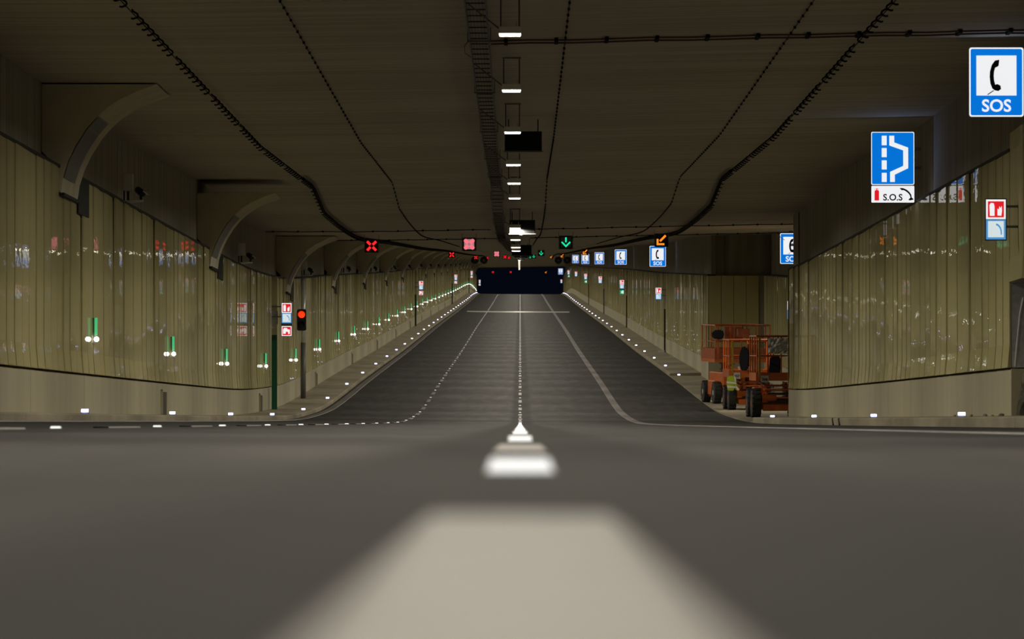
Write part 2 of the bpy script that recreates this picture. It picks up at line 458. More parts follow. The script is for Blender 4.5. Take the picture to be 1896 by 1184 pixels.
# ceiling: backing + cast slabs with open joints
def ceil_x1(y): return LAYX+.75 if LAY0-.5 < y < LAY1+.6 else 9.2
cs = MB()
for a, b in ((-40, LAY0-.5), (LAY0-.5, LAY1+.6), (LAY1+.6, Y_END)):
    x1 = ceil_x1((a+b)/2)
    xs = (-9.2, -5.25, 0, 5, 8.7, x1)
    cs.strip([[(x, y, ZC(y, x)+.06) for x in xs] + [(x1, y, ZC(y)+.9), (-9.2, y, ZC(y)+.9), (-9.2, y, ZC(y, -9)+.06)] for y in stations(a, b)])
ceiling = cs.build('ceiling', M['concrete_ceiling'], fix=True)
tag(ceiling, 'streaky board-marked concrete tunnel ceiling', 'ceiling', kind='structure')
js = [-40, 18, 84, 150, 187, 216] + [216+66*k for k in range(1, 14)] + [Y_END]
for a, b in zip(js, js[1:]):
    cuts = [a] + [c for c in (LAY0-.5, LAY1+.6) if a < c < b] + [b]
    for c, d in zip(cuts, cuts[1:]):
        x1 = ceil_x1((c+d)/2) - (.0 if ceil_x1((c+d)/2) > 9.5 else .0)
        mb = MB(); g0 = .06 if c == a else 0; g1 = .06 if d == b else 0
        xs = (-9.0, -5.25, 0, 5, 8.7, x1)
        mb.strip([[(-9.0, y, ZC(y, -9)+.05)] + [(x, y, ZC(y, x)) for x in xs] + [(x1, y, ZC(y, x1)+.05)] for y in stations(c+g0, d-g1)])
        k = len(mb.v)-8; mb.f += [tuple(range(7, -1, -1)), tuple(range(k, k+8))]
        mb.build('ceiling_slab', M['concrete_ceiling'], ceiling)

# right-hand opening near the frame edge (unfinished cabinet recess)
sb = MB()
sb.box(8.54, 9.2, 91.0, 97.45, Z(94)+2.46, Z(94)+4.72); sb.box(8.72, 9.2, 91.0, 97.45, Z(94)+4.72, ZC(94, 8.7)+.1); sb.box(9.2, 9.5, 90.9, 97.6, Z(94)-.2, ZC(94, 8.7)+.1)
sb.build('recess_surround', M['concrete_upper'], wr)
t = thing('cabinet_recess', 'grey steel lined unfinished recess in the right wall at frame edge', 'recess', (8.4, 92.0, Z(95)))
MB().box(.02, .26, 5.36, 5.40, 1.0, 2.44).build('steel_jamb', M['steel'], t)
MB().box(.0, .9, 0, 5.4, 2.44, 2.50).build('lintel', M['grey'], t)
b = MB(); random.seed(3)
rows = []
for i in range(14):
    z = -.1 + 2.5*i/13
    rows.append([(.22 + (.02 if z > 1 else -.16 + .02*i) + random.uniform(-.03, .03) + .05*j, 5.34 - .02*j - random.uniform(0, .05), z) for j in range(8)])
b.strip(rows).build('rough_concrete', M['rubble'], t)
MB().tube([(.07, 5.33, 1.02), (.10, 5.3, 1.4), (.15, 5.3, 1.9), (.21, 5.3, 2.2)], .018).build('white_cable', M['white_pl'], t)
MB().box(.0, .26, 5.30, 5.40, -.1, .98).build('barrier_end', M['barrier'], t)
random.seed(11)
for i, (dx, dy, sz) in enumerate(((7.95, 97.2, .05), (8.1, 97.6, .035), (8.2, 96.9, .06), (7.8, 98.5, .04), (8.25, 97.9, .04), (7.6, 99.5, .035), (8.05, 98.6, .035))):
    bm = bmesh.new(); bmesh.ops.create_icosphere(bm, subdivisions=1, radius=sz)
    for v in bm.verts: v.co *= random.uniform(.6, 1.15); v.co.z *= .7
    me = bpy.data.meshes.new('rubble_piece'); bm.to_mesh(me); bm.free(); me.materials.append(M['leaf'] if i % 2 else M['rubble'])
    o = link('rubble_piece', me, None, (dx, dy, Z(dy)+KT[1]+.02+sz*.35))
    tag(o, 'small chunk of rubble on the right walkway below the unfinished recess', 'rubble', 'rubble on the right walkway')
# two drain stubs on the right kerb face
for i, y in enumerate((123.5, 126.0)):
    o = MB().tube([(6.935, y, Z(y)+.0), (6.945, y+.5, Z(y)+.13)], .022, 6).build('kerb_stub', M['dark'])
    tag(o, ('nearer' if i == 0 else 'farther') + ' of the two dark slanted stubs on the right kerb face', 'stub', 'dark stubs on the right kerb')

# ------------------------------------------------------------------ luminaires
def luminaire():
    t = thing('ceiling_luminaire', '', 'luminaire', (0, 0, 0), 'row of ceiling luminaires')
    # origin: bottom centre of the lens, 5.76 above road
    MB().box(-.165, .165, -.02, .60, .0, .10).build('lamp_body', M['lum_body'], t)
    MB().strip([[(x, y, -.004) for y in (.03, .38)] for x in (-.135, .135)]).build('led_panel', M['lens'], t, fix=False)
    lens = MB()
    for bx in ((-.155, -.14, 0, .41), (.14, .155, 0, .41), (-.14, .14, 0, .015), (-.14, .14, .395, .41)): lens.box(bx[0], bx[1], bx[2], bx[3], -.020, -.001)
    lens.build('opal_skirt', M['skirt'], t)
    for sx in (-1, 1):
        MB().bar((sx*.10, .02, .10), (sx*.10, .02, .17), .012, 6).build('lamp_clamp', M['steel'], t)
        MB().bar((sx*.135, .45, .10), (sx*.135, .45, .58), .010, 6).build('hanger_rod', M['black'], t)
    MB().bar((-.16, .45, .10), (-.62, -.6, .40), .012, 5).build('feed_cable', M['brown'], t)
    MB().box(-.16, .16, .40, .50, .56, .60).build('ceiling_plate', M['grey'], t)
    return t
lum = luminaire(); lxs = -.15
lum_ys = [83.1 + 14.15*k for k in range(-8, 72)]
proto = None
n = 0
for i, y in enumerate(lum_ys):
    loc = (-.15, y, ZC(y)-.53)
    loc = (-.148, y, ZC(y)-.585)
    if y > 80: n += 1; lb = nth(n) + ' nearest glowing white luminaire in the ceiling row'
    else: lb = 'luminaire of the ceiling row in front of the frame top and behind the camera'
    if i == 0: lum.location = loc; lum['label'] = lb
    else: copy_tree(lum, loc, lb)

for k, y in enumerate((202.0, 216.0)):  # unseen lamps added to brighten the lifts and the end wall
    lc = copy_tree(lum, (10.4, y, ZC(y, 10)-.60), '%s nearest added fill lamp under the lay-by ceiling, unseen behind the right wall' % nth(k+1))
    for ch in lc.children:
        if ch.name.startswith('led_panel'): ch.data = ch.data.copy(); ch.data.materials[0] = M['lens_fill']
# ------------------------------------------------------------------ cable tray along the ceiling
def tray():
    t = thing('cable_tray', 'dark ladder cable tray hung left of the ceiling luminaires', 'cable tray', (0, 0, 0))
    A, B = 76.0, 900.0
    for x in (-.80, -.50):
        mb = MB(); st = stations(A, B)
        mb.strip([[(x-.012, y, ZC(y)-.22), (x+.012, y, ZC(y)-.22), (x+.012, y, ZC(y)-.14), (x-.012, y, ZC(y)-.14), (x-.012, y, ZC(y)-.22)] for y in st])
        mb.build('side_rail', M['black'], t)
    rm = MB().box(-.30/2, .30/2, -.02, .02, -.009, .009).mesh('rung', M['black'])
    y = A; n = 0; rest = MB()
    while y < B:
        if n < 280: link('rung', rm, t, (-.65, y, ZC(y)-.2)); n += 1
        else: rest.box(-.80, -.50, y-.03, y+.03, ZC(y)-.215, ZC(y)-.185)
        y += 1.27
    rest.build('rung', M['black'], t)['kind'] = 'stuff'
    w = MB()
    for x in (-.75, -.70, -.65, -.60, -.55):
        st = stations(A, 500); w.strip([[(x-.008, y, ZC(y)-.18), (x+.008, y, ZC(y)-.18)] for y in st])
    w.build('tray_wire', M['tray'], t, fix=False)['kind'] = 'stuff'
    y = A
    while y < 450:
        for x in (-.80, -.50):
            pass
        MB().box(-.84, -.46, y-.015, y+.015, ZC(y)-.24, ZC(y)-.215).build('tray_support', M['grey'], t)
        MB().bar((-.83, y, ZC(y)-.22), (-.83, y, ZC(y)+.005), .01, 4).build('tray_hanger', M['grey'], t)
        MB().bar((-.47, y, ZC(y)-.22), (-.47, y, ZC(y)+.005), .01, 4).build('tray_hanger', M['grey'], t)
        y += 14.15
    MB().tube([(-.82, 94.5, ZC(94)-.2), (-.90, 93.2, ZC(94)-.22), (-.90, 91.8, ZC(92)-.2), (-.82, 91, ZC(91)-.16)], .012, 5).build('loose_cable', M['brown'], t)
tray()

# ------------------------------------------------------------------ hook rows with cable (left and right)
def hook_mesh(s):
    mb = MB(); pts = []
    for x, z in ((-.045, 0), (-.035, -.03), (.035, -.075), (.045, -.10), (.03, -.13), (-.03, -.15), (-.06, -.14)): pts.append((s*x, 0, z))
    return mb.tube(pts, .021, 4).mesh('cable_hook', M['cable'])
for s, x, side in ((-1, -5.76, 'left'), (1, 5.60, 'right')):
    hm = hook_mesh(-s)
    t = thing('hook_row', 'row of black cable hooks with a cable under the %s ceiling' % side, 'cable hooks', (0, 0, 0), 'ceiling hook rows')
    A = 74.0; y = A; n = 0; rest = MB()
    while y < 1000:
        if n % 9 != 8 or y > 150:
            if n < 300: link('cable_hook', hm, t, (x, y, ZC(y, x)))
            else:
                b = len(rest.v); rest.v += [(v.co.x+x, v.co.y+y, v.co.z+ZC(y, x)) for v in hm.vertices]; rest.f += [tuple(b+i for i in p.vertices) for p in hm.polygons]
        n += 1; y += 1.22 if y < 420 else 2.5
    rest.build('cable_hook', M['cable'], t, fix=False)['kind'] = 'stuff'
    st = stations(A, 1000)
    MB().tube([(x, y, ZC(y, x)-.10) for y in st], .009, 5).build('hook_cable', M['cable'], t)
    MB().tube([(x - s*0.03, y, ZC(y, x)-.09) for y in stations(150, 1000)], .05, 6).build('cable_bundle', M['cable'], t)
# thin detection cables with clips
for i, (x, lab) in enumerate(((-3.53, 'thin dotted cable on the ceiling between left hooks and cable tray'),
                              (.74, 'thin dotted cable on the ceiling just right of the luminaires'),
                              (4.42, 'thin dotted cable on the ceiling between luminaires and right hooks'))):
    t = thing('ceiling_cable', lab, 'cable', (0, 0, 0), 'thin ceiling cables')
    MB().tube([(x, y, ZC(y, x)-.02) for y in stations(74, 700)], .007, 5).build('cable', M['cable'], t)
    c = MB(); y = 74.5
    while y < 330: c.box(x-.018, x+.018, y-.05, y+.05, ZC(y, x)-.04, ZC(y, x)-.002); y += 1.3
    c.build('cable_clip', M['cable'], t)['kind'] = 'stuff'
# transverse conduits
def conduit(y, x0, x1, lab, sep, r, mm):
    t = thing('conduit', lab, 'conduit', (0, y, ZC(y)-tilt(0)), 'conduits across the ceiling')
    for d in ((-sep, sep) if sep else (0,)):
        n = 14; pts = [(x0 + (x1-x0)*i/n, d + (.03*math.sin(i*1.7+d*9) if sep else .0), tilt(x0 + (x1-x0)*i/n) - .04 + (.008*math.sin(i*2.1))) for i in range(n+1)]
        MB().tube(pts, r, 6).build('conduit_pipe', mm, t)
    cm = MB().box(-.03, .03, -sep-.06, sep+.06, -.06, -.003).mesh('pipe_clip', M['cable'])
    k = int(abs(x1-x0)/.85)
    for i in range(k+1):
        xx = x0+(x1-x0)*(i+.3)/(k+1); link('pipe_clip', cm, t, (xx, 0, tilt(xx)-.004))
    return t
conduit(93.2, -.48, 8.6, 'pair of brown conduits crossing the ceiling from tray to right wall', .35, .016, M['brown'])
conduit(192.0, -8.6, -1.0, 'dark conduit with clips crossing the ceiling from left wall to tray', 0, .014, M['cable'])
conduit(193.0, .4, LAYX+.2, 'dark conduit with clips crossing the ceiling towards the lay-by', 0, .014, M['cable'])
conduit(230.0, -8.6, -.9, 'farther dark conduit crossing the left half of the ceiling', 0, .016, M['cable'])
conduit(232.0, .4, LAYX+.2, 'farther dark conduit crossing the right half of the ceiling', 0, .016, M['cable'])

# ------------------------------------------------------------------ display boxes under the ceiling
def vms():
    t = thing('display_box', '', 'display', (0, 0, 0), 'black display boxes under the ceiling')
    bevel(MB().box(-.38, .38, 0, .28, -.2, .2).build('housing', M['black'], t).data, .01)
    MB().box(-.36, .36, -.006, 0.004, -.18, .18).build('screen', mat('dark_screen', (.006, .006, .007), .7, 0, .2), t)
    MB().box(-.40, .40, -.03, .05, -.225, -.202).build('bottom_rail', M['grey'], t)
    MB().box(-.08, -.0, -.02, .02, -.25, -.225).build('sensor', M['white_pl'], t)
    for sx in (-.3, .3): MB().bar((sx, .14, .2), (sx, .14, CEIL-5.8), .012, 6).build('hanger_rod', M['black'], t)
    return t
v0 = vms()
for k in range(12):
    y = 116.0 + 52.4*k
    lb = nth(k+1) + ' nearest black display box hanging just right of the luminaire row'
    loc = (.065, y, ZC(y)-CEIL+5.71)
    if k == 0: v0.location = loc; v0['label'] = lb
    else: copy_tree(v0, loc, lb)

# ------------------------------------------------------------------ lane signals
def signal(name, label, grp, kind, pink=False):
    t = thing(name, label, 'lane signal', (0, 0, 0), grp)
    h = .235
    hb = MB().box(-h, h, 0, .2, -h, h).build('housing', M['black'], t); bevel(hb.data, .012)
    fm = M['x_grey'] if pink else (M['x_face'] if kind == 'down' else M['black'])
    f = h*.76
    MB().box(-f, f, -.008, .002, -f, f).build('front_lens', fm, t)
    mm = {'x': M['x_pink'] if pink else M['x_red'], 'down': M['x_green'], 'diag': M['x_amber']}[kind]
    def bar(p, q, w):
        p = Vector((p[0], p[1])); q = Vector((q[0], q[1])); d = (q-p).normalized(); nn = Vector((-d.y, d.x))*w
        MB().poly([tuple(p+nn), tuple(p-nn), tuple(q-nn), tuple(q+nn)], -.016, .006).build('light_bar', mm, t)
    if kind == 'x':
        a, b = h*.17, h*.68
        for sx, sz in ((1, 1), (1, -1), (-1, 1), (-1, -1)): bar((sx*a, sz*a), (sx*b, sz*b), h*(.26 if pink else .19))
    elif kind == 'down':
        bar((0, h*.75), (0, h*.02), h*.12); bar((-h*.64, h*.06), (h*.06, -h*.66), h*.11); bar((h*.64, h*.06), (-h*.06, -h*.66), h*.11)
    else:
        bar((h*.62, h*.72), (-h*.25, -h*.15), h*.16); bar((-h*.6, h*.2), (-h*.6, -h*.72), h*.15); bar((-h*.73, -h*.6), (h*.42, -h*.6), h*.15)
    for sx in (-1, 1):
        MB().bar((sx*.25, .1, -h), (sx*.25, .1, CEIL-5.86), .008, 5).build('hanger_rod', M['grey'], t)
        MB().box(sx*.25-.02 if sx > 0 else -.27, .27 if sx > 0 else -.23, .08, .12, h*.6, h*.75).build('rod_clamp', M['grey'], t)
    return t
protos = {}
rows = [(201.0, 4), (437.0, 4), (674.0, 4), (911.0, 4), (1096.0, 3)]
lanes = [(-5.25, 'x', 'red cross', 'outer left lane', False), (-1.80, 'x', 'red cross', 'inner left lane', True),
         (1.62, 'down', 'green down arrow', 'inner right lane', False), (5.0, 'diag', 'amber diagonal arrow', 'outer right lane', False)]
for r, (y, cnt) in enumerate(rows):
    for (x, kd, lbk, ln, pink) in lanes:
        if cnt == 3 and kd == 'down': continue
        pk = pink and r in (0, 1)
        lb = '%s lane signal over the %s, %s row from the camera' % (('pinkish ' if pk and r == 0 else '') + lbk, ln, nth(r+1))
        key = (kd, pk); loc = (x, y, Z(y)+5.86+tilt(x))
        if r == 4: loc = (x, y, Z(y)+5.35)
        if key not in protos:
            protos[key] = signal('lane_signal', lb, 'lane signals under the ceiling', kd, pk); protos[key].location = loc
        else: copy_tree(protos[key], loc, lb)

# ------------------------------------------------------------------ blue signs
HS = [(823,138),(800,142),(783,165),(773,200),(771,230),(775,265),(785,292),(800,303),(818,306),(832,295),(829,277),(812,268),(801,272),(795,250),(793,225),(795,200),(801,180),(812,176),(819,170)]
HS = [((x-700)/215, (330-y)/215) for x, y in HS]
def rect(mb, x0, x1, z0, z1, y, d=.004): mb.poly([(x0, z0), (x1, z0), (x1, z1), (x0, z1)], y, d); return mb
def rrect(x0, x1, z0, z1, r, n=4):
    pts = []
    for cx, cz, a0 in ((x1-r, z0+r, -90), (x1-r, z1-r, 0), (x0+r, z1-r, 90), (x0+r, z0+r, 180)):
        for k in range(n+1):
            a = R(a0 + 90*k/n); pts.append((cx+r*math.cos(a), cz+r*math.sin(a)))
    return pts
def sos_sign():
    W, H = .455, .58
    t = thing('sos_sign', '', 'sign', (0, 0, 0), 'blue SOS telephone signs')
    MB().poly(rrect(-W, W, -H, H, .04), 0, .12).build('housing', M['grey'], t)
    MB().poly(rrect(-W, W, -H, H, .04), -.006, .005).build('border', M['s_white'], t)
    MB().poly(rrect(-W+.025, W-.025, -H+.025, H-.025, .03), -.011, .004).build('blue_face', M['s_blue'], t)
    MB().poly([(-.335, -.225), (.335, -.225), (.335, .445), (-.335, .445)], -.016, .004).build('white_panel', M['s_white'], t)
    mb = MB().poly([(-.335+x*.67, -.225+z*.67) for x, z in HS], -.021, .004)
    mb.poly([(-.05, -.135), (-.04, -.145), (-.14, -.215), (-.155, -.205)], -.021, .004)
    mb.build('handset_symbol', M['s_ink'], t)
    link('lettering', text_mesh('SOS', .285, M['s_white'], .006), t, (0, -.021, -.405))
    MB().box(W-.3, W+.10, .05, .10, -H+.15, -H+.20).build('sign_arm', M['grey'], t)
    MB().box(W-.3, W+.10, .05, .10, H-.20, H-.15).build('sign_arm', M['grey'], t)
    return t
s0 = sos_sign()
sy = [(7.96, 95.0, 5.75, 'large SOS telephone sign at the top right frame edge'), (10.33, 216, 5.85, 'SOS telephone sign half hidden behind the lay-by wall edge'),
      (7.72, 319, 5.68, 'SOS telephone sign below the amber arrow on the right wall')]
ys = [438, 556, 676, 795]
for k, y in enumerate(ys): sy.append((7.75, y, 5.68, '%s SOS telephone sign beyond the amber arrow on the right wall' % nth(k+1)))
sy.append((7.8, 1096, 5.5, 'farthest SOS telephone sign at the portal corner'))
for k, (x, y, z, lb) in enumerate(sy):
    loc = (x, y, Z(y)+z)
    if k == 0: s0.location = loc; s0['label'] = lb
    else: copy_tree(s0, loc, lb)
def layby_sign():
    W, H = .455, .56
    y = 120.0
    t = thing('layby_sign', 'blue lay-by sign with white road symbol and S.O.S plate', 'sign', (7.865, y, Z(y)+5.63))
    MB().poly(rrect(-W, W, -H, H, .03), 0, .12).build('housing', M['grey'], t)
    MB().poly(rrect(-W, W, -H, H, .03), -.006, .005).build('border', M['s_white'], t)
    MB().poly(rrect(-W+.016, W-.016, -H+.016, H-.016, .025), -.011, .004).build('blue_face', M['s_blue'], t)
    k = .91/217; cx, cz = 263.5, 662
    def q(x, y_): return ((x-cx)*k, (cz-y_)*k)
    for a, b in ((548, 596), (610, 656), (672, 718), (735, 781)):
        MB().poly([q(208, b), q(233, b), q(233, a), q(208, a)], -.016, .004).build('lane_dash_symbol', M['s_white'], t)
    pts = [q(x, y_) for x, y_ in ((246,548),(271,548),(271,582),(341,608),(341,712),(274,744),(274,781),(250,781),(250,730),(316,700),(316,622),(246,597))]
    MB().poly(pts, -.016, .004).build('bay_symbol', M['s_white'], t)
    z1 = -H-.02; z0 = z1-.35
    p = MB().poly(rrect(-W+.01, W, z0, z1, .015), 0, .10).build('lower_plate', M['s_white'], t)
    ex = MB().poly([(-.385, z0+.04), (-.29, z0+.04), (-.29, z0+.24), (-.31, z0+.26), (-.365, z0+.26), (-.385, z0+.24)], -.006, .004)
    ex.poly([(-.39, z0+.275), (-.30, z0+.275), (-.30, z0+.29), (-.39, z0+.28)], -.006, .004); ex.poly([(-.345, z0+.255), (-.33, z0+.255), (-.33, z0+.30), (-.345, z0+.30)], -.006, .004)
    ex.build('extinguisher_symbol', M['s_red'], p)
    link('lettering', text_mesh('S.O.S', .19, M['s_ink'], .004), p, (0, -.006, z0+.10))
    hp = [(.17,.275),(.15,.29),(.16,.305),(.22,.30),(.29,.27),(.35,.22),(.39,.16),(.40,.10),(.44,.07),(.43,.055),(.36,.04),(.33,.055),(.35,.08),(.375,.10),(.36,.15),(.32,.20),(.26,.245),(.21,.262),(.195,.25)]
    MB().poly([(x, z0+z) for x, z in hp], -.006, .004).build('handset_symbol', M['s_ink'], p)
    for z in (.2, -.2): MB().box(W-.3, W+.14, .05, .10, z-.03, z+.03).build('sign_arm', M['grey'], t)
    return t
layby_sign()

# ------------------------------------------------------------------ fire point signs
def square(t, z, kind, S=.165):
    W = S
    if kind == 'fire':
        f = MB().poly([(-W, z-W), (W, z-W), (W, z+W), (-W, z+W)], -.004, .004).build('sign_face', M['s_white'], t)
        MB().poly([(-W*.82, z-W*.82), (W*.82, z-W*.82), (W*.82, z+W*.82), (-W*.82, z+W*.82)], -.008, .003).build('red_field', M['s_red'], f)
        m = MB().poly([(-W*.62, z-W*.66), (-W*.14, z-W*.66), (-W*.14, z+W*.3), (-W*.22, z+W*.62), (-W*.5, z+W*.66), (-W*.66, z+W*.45)], -.012, .003)
        m.poly([(W*.16, z-W*.62), (W*.55, z-W*.66), (W*.62, z-W*.2), (W*.6, z+W*.35), (W*.45, z+W*.1), (W*.36, z+W*.32), (W*.3, z-W*.05), (W*.16, z+W*.08)], -.012, .003)
        m.build('extinguisher_symbol', M['s_white'], f)
    elif kind == 'phone':
        f = MB().poly([(-W, z-W), (W, z-W), (W, z+W), (-W, z+W)], -.004, .004).build('sign_face', M['s_lblue'], t)
        MB().poly([(-W*.8, z-W*.78), (W*.8, z-W*.78), (W*.8, z+W*.86), (-W*.8, z+W*.86)], -.008, .003).build('pale_field', M['s_pale'], f)
        pts = []
        for r in (.98, .78):
            seq = [((-.05 + r*math.cos(R(a)))*W*.66, z - W*.35 + r*math.sin(R(a))*W) for a in range(-12, 88, 14)]
            pts += seq if r > .9 else seq[::-1]
        MB().poly(pts, -.012, .003).build('handset_symbol', M['s_lblue'], f)
    elif kind == 'hydrant':
        f = MB().poly([(-W, z-W), (W, z-W), (W, z+W), (-W, z+W)], -.004, .004).build('sign_face', M['s_white'], t)
        MB().poly([(-W*.84, z-W*.84), (W*.84, z-W*.84), (W*.84, z+W*.84), (-W*.84, z+W*.84)], -.008, .003).build('red_field', M['s_red'], f)
        m = MB().poly([(-W*.7, z-W*.55), (-W*.2, z-W*.55), (-W*.1, z-W*.1), (W*.3, z-W*.2), (W*.3, z-W*.6), (W*.65, z-W*.6), (W*.66, z+W*.3), (W*.2, z+W*.35), (W*.1, z+W*.6), (-W*.5, z+W*.65), (-W*.72, z+W*.3)], -.012, .003)
        m.build('hydrant_symbol', M['s_white'], f)
    else:
        f = MB().poly([(-W, z-W), (W, z-W), (W, z+W), (-W, z+W)], -.004, .004).build('sign_face', M['s_green'], t)
        m = MB().poly([(W*.25, z-W*.75), (W*.75, z-W*.75), (W*.75, z+W*.75), (W*.25, z+W*.75)], -.008, .003)
        m.poly([(-W*.5, z-W*.7), (-W*.35, z-W*.7), (-W*.1, z-W*.2), (W*.1, z-W*.6), (W*.2, z-W*.5), (W*.0, z+W*.1), (W*.2, z+W*.2), (-W*.05, z+W*.35), (-W*.4, z+W*.3), (-W*.6, z+W*.05), (-W*.3, z+W*.1), (-W*.3, z-W*.2)], -.008, .003)
        m.poly([(-W*.05, z+W*.45), (W*.12, z+W*.45), (W*.12, z+W*.65), (-W*.05, z+W*.65)], -.008, .003)
        m.build('running_figure_symbol', M['s_white'], f)
def fire_sign(label, kinds, s, loc):
    t = thing('fire_point_sign', label, 'sign', loc, 'lit fire point signs')
    n = len(kinds); z = 0
    zs = []
    for i, k in enumerate(kinds):
        zs.append(z); z -= .34 + (.09 if (n == 3 and i == 1) else 0)
    hb = MB().box(-.185, .185, 0, .10, zs[-1]-.185, .185).build('housing', M['grey'], t)
    for zz_, k in zip(zs, kinds): square(t, zz_, k)
    for zz_ in (.05, zs[1]+.05):
        a, b = (.185, .50) if s > 0 else (-.50, -.185)
        MB().box(a, b, .03, .08, zz_-.02, zz_+.02).build('sign_arm', M['grey'], t)
    return t
LFP = [(-7.80, 190, 'left fire point sign of three faces beside the traffic light'), (-7.8, 448, 'second nearest fire point sign on the left wall'),
       (-7.8, 690, 'third nearest fire point sign on the left wall'), (-7.8, 916, 'fourth nearest fire point sign on the left wall'), (-7.75, 1090, 'farthest left fire point sign at the portal corner')]
for x, y, lb in LFP: fire_sign(lb, ('fire', 'phone', 'hydrant'), -1, (x, y, Z(y)+3.62))
RFP = [(7.99, 95.5, 'two-face fire and telephone sign at the right frame edge', 0), (10.08, 211, 'fire and telephone sign in the lay-by behind the lifts', 0), (7.93, 326, 'second fire and telephone sign from the lay-by end wall', 0)]
for x, y, lb, g in RFP: fire_sign(lb, ('fire', 'phone'), 1, (x, y, Z(y)+(3.64 if y < 100 else 3.72)))
for k, (y, g) in enumerate(((443, 1), (563, 0), (688, 1), (806, 0), (930, 1), (1092, 0))):
    fire_sign('%s right wall fire sign beyond the lay-by%s' % (nth(k+2), ', with green exit face' if g else ''), ('fire', 'phone', 'exit') if g else ('fire', 'phone'), 1, (7.93, y, Z(y)+3.72))
# posts behind the fire signs
def wall_post(x, y, lb, low, w=.09):
    t = thing('wall_post', lb, 'post', (x, y, Z(y)+KT[-1 if x < 0 else 1]+.02), 'narrow posts on the walls')
    MB().box(-w, w, 0, .16, 0, 2.5).build('lower_post', low, t)
    MB().box(-w, w, .01, .15, 2.5, 4.45).build('upper_post', M['panel'], t)
    MB().box(-w-.01, w+.02, -.03, .02, 2.85, 3.3).build('junction_box', M['steel'], t)
    return t
wall_post(-8.22, 190.3, 'green based post on left wall beside the three-face fire sign', M['green_paint'])
for k, y in enumerate((448.3, 690.3, 916.3)): wall_post(-8.24, y, '%s dark green post along the far left wall' % nth(k+1), mat('dark_green_paint', (.0, .04, .018), .5), .07)
for k, y in enumerate((326.3, 443.3, 563.3, 688.3)): wall_post(8.3, y, '%s narrow dark post along the right wall beyond the lay-by' % nth(k+1), M['dark'], .045)
o = MB().box(-.35, 0, -.1, .3, 0, .14).build('equipment_box', M['white_pl'], None, (8.28, 326.2, Z(326)+KT[1]+.015))
tag(o, 'small white box at the foot of the first right wall post', 'box')

# ------------------------------------------------------------------ traffic light pole
y = 213.0
t = thing('traffic_light', 'tall silver pole with a lit red traffic light on left wall', 'traffic light', (-8.12, y, Z(y)+KT[-1]+.01))
MB().lathe([(0, .10), (2.1, .10)], 'z', 14).build('lower_pole', M['grey'], t, smooth=True)
MB().lathe([(2.1, .085), (4.5, .085)], 'z', 14).build('upper_pole', M['bright'], t, smooth=True)
h = MB().box(-.22, .12, -.38, -.14, 2.55, 3.35).build('signal_head', M['black'], t); bevel(h.data, .03, 2)
MB().box(-.2, -.02, -.16, -.04, 2.9, 3.0).build('head_bracket', M['black'], t)
for zc, mm, nm in ((3.15, M['tl_red'], 'red_lens'), (2.76, M['s_ink'], 'unlit_lens')):
    l = MB().lathe([(0, .13), (-.02, .10), (-.03, .05)], 'y', 18).build(nm, mm, t, (-.05, -.38, zc), smooth=True)
    vz = MB(); pr = []
    for k in range(13):
        a = R(-20 + 220*k/12); pr.append([( .145*math.cos(a), 0, .145*math.sin(a)), (.145*math.cos(a), -.22, .145*math.sin(a))])
    vz.strip(pr).build('visor', M['black'], t, (-.05, -.38, zc), fix=False)

# ------------------------------------------------------------------ curved corbels on the left wall
ARC = [(-6.62,6.22),(-6.96,6.10),(-7.28,5.95),(-7.5,5.81),(-7.7,5.64),(-7.9,5.41),(-8.09,5.11),(-8.23,4.82),(-8.32,4.53),(-8.36,4.24)]
def corbel():
    t = thing('wall_corbel', '', 'corbel', (0, 0, 0), 'curved corbels along the left wall')
    pts = ARC + [(-8.42, 4.30), (-8.47, 4.75), (-8.71, 5.0), (-8.71, 6.22)]
    pts = [(x, z) for x, z in pts]
    MB().poly(pts, 0, 3.9).build('corbel_body', M['bracket'], t)
    a = ARC[4:9]
    g = MB().strip([[(x+.012, .02, z-.012), (x+.012, 2.6, z-.012)] for x, z in a] )
    g.build('grille_panel', M['grille'], t)
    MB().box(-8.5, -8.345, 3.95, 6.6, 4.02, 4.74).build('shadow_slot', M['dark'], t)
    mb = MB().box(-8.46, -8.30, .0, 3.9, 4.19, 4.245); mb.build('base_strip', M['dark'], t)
    return t
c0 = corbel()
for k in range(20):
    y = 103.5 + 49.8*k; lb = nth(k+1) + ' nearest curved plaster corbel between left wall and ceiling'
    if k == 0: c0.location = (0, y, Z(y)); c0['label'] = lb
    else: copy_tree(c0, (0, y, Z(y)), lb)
    
# ------------------------------------------------------------------ wall cameras above the left panels
def wall_cam():
    t = thing('wall_camera', '', 'camera', (0, 0, 0), 'camera units above the left panels')
    b = MB().box(-.11, .11, 0, .18, .20, .57).build('equipment_box', M['lum_body'], t); bevel(b.data, .012)
    MB().box(-.025, .025, .05, .10, 0, .2).build('mount_post', M['black'], t)
    MB().box(-.10, -.07, .04, .10, -.03, .2).build('mount_post', M['black'], t)
    arm = MB().poly([(-.02, -.06), (.33, -.03), (.33, .01), (-.02, .0)], 0, .12).build('arm', M['lum_body'], t)
    c = MB().lathe([(-.14, .055), (-.13, .075), (.12, .075), (.16, .06)], 'y', 12).build('camera_body', M['black'], t, (.26, .1, .19), smooth=True)
    c.rotation_euler = (R(20), 0, R(30))
    MB().bar((.28, .05, .01), (.27, .08, .13), .03, 6).build('camera_foot', M['black'], t)
    MB().bar((.33, -.06, .20), (.44, -.08, .11), .016, 5).build('camera_shade', M['lum_body'], t)
    return t
w0 = wall_cam()
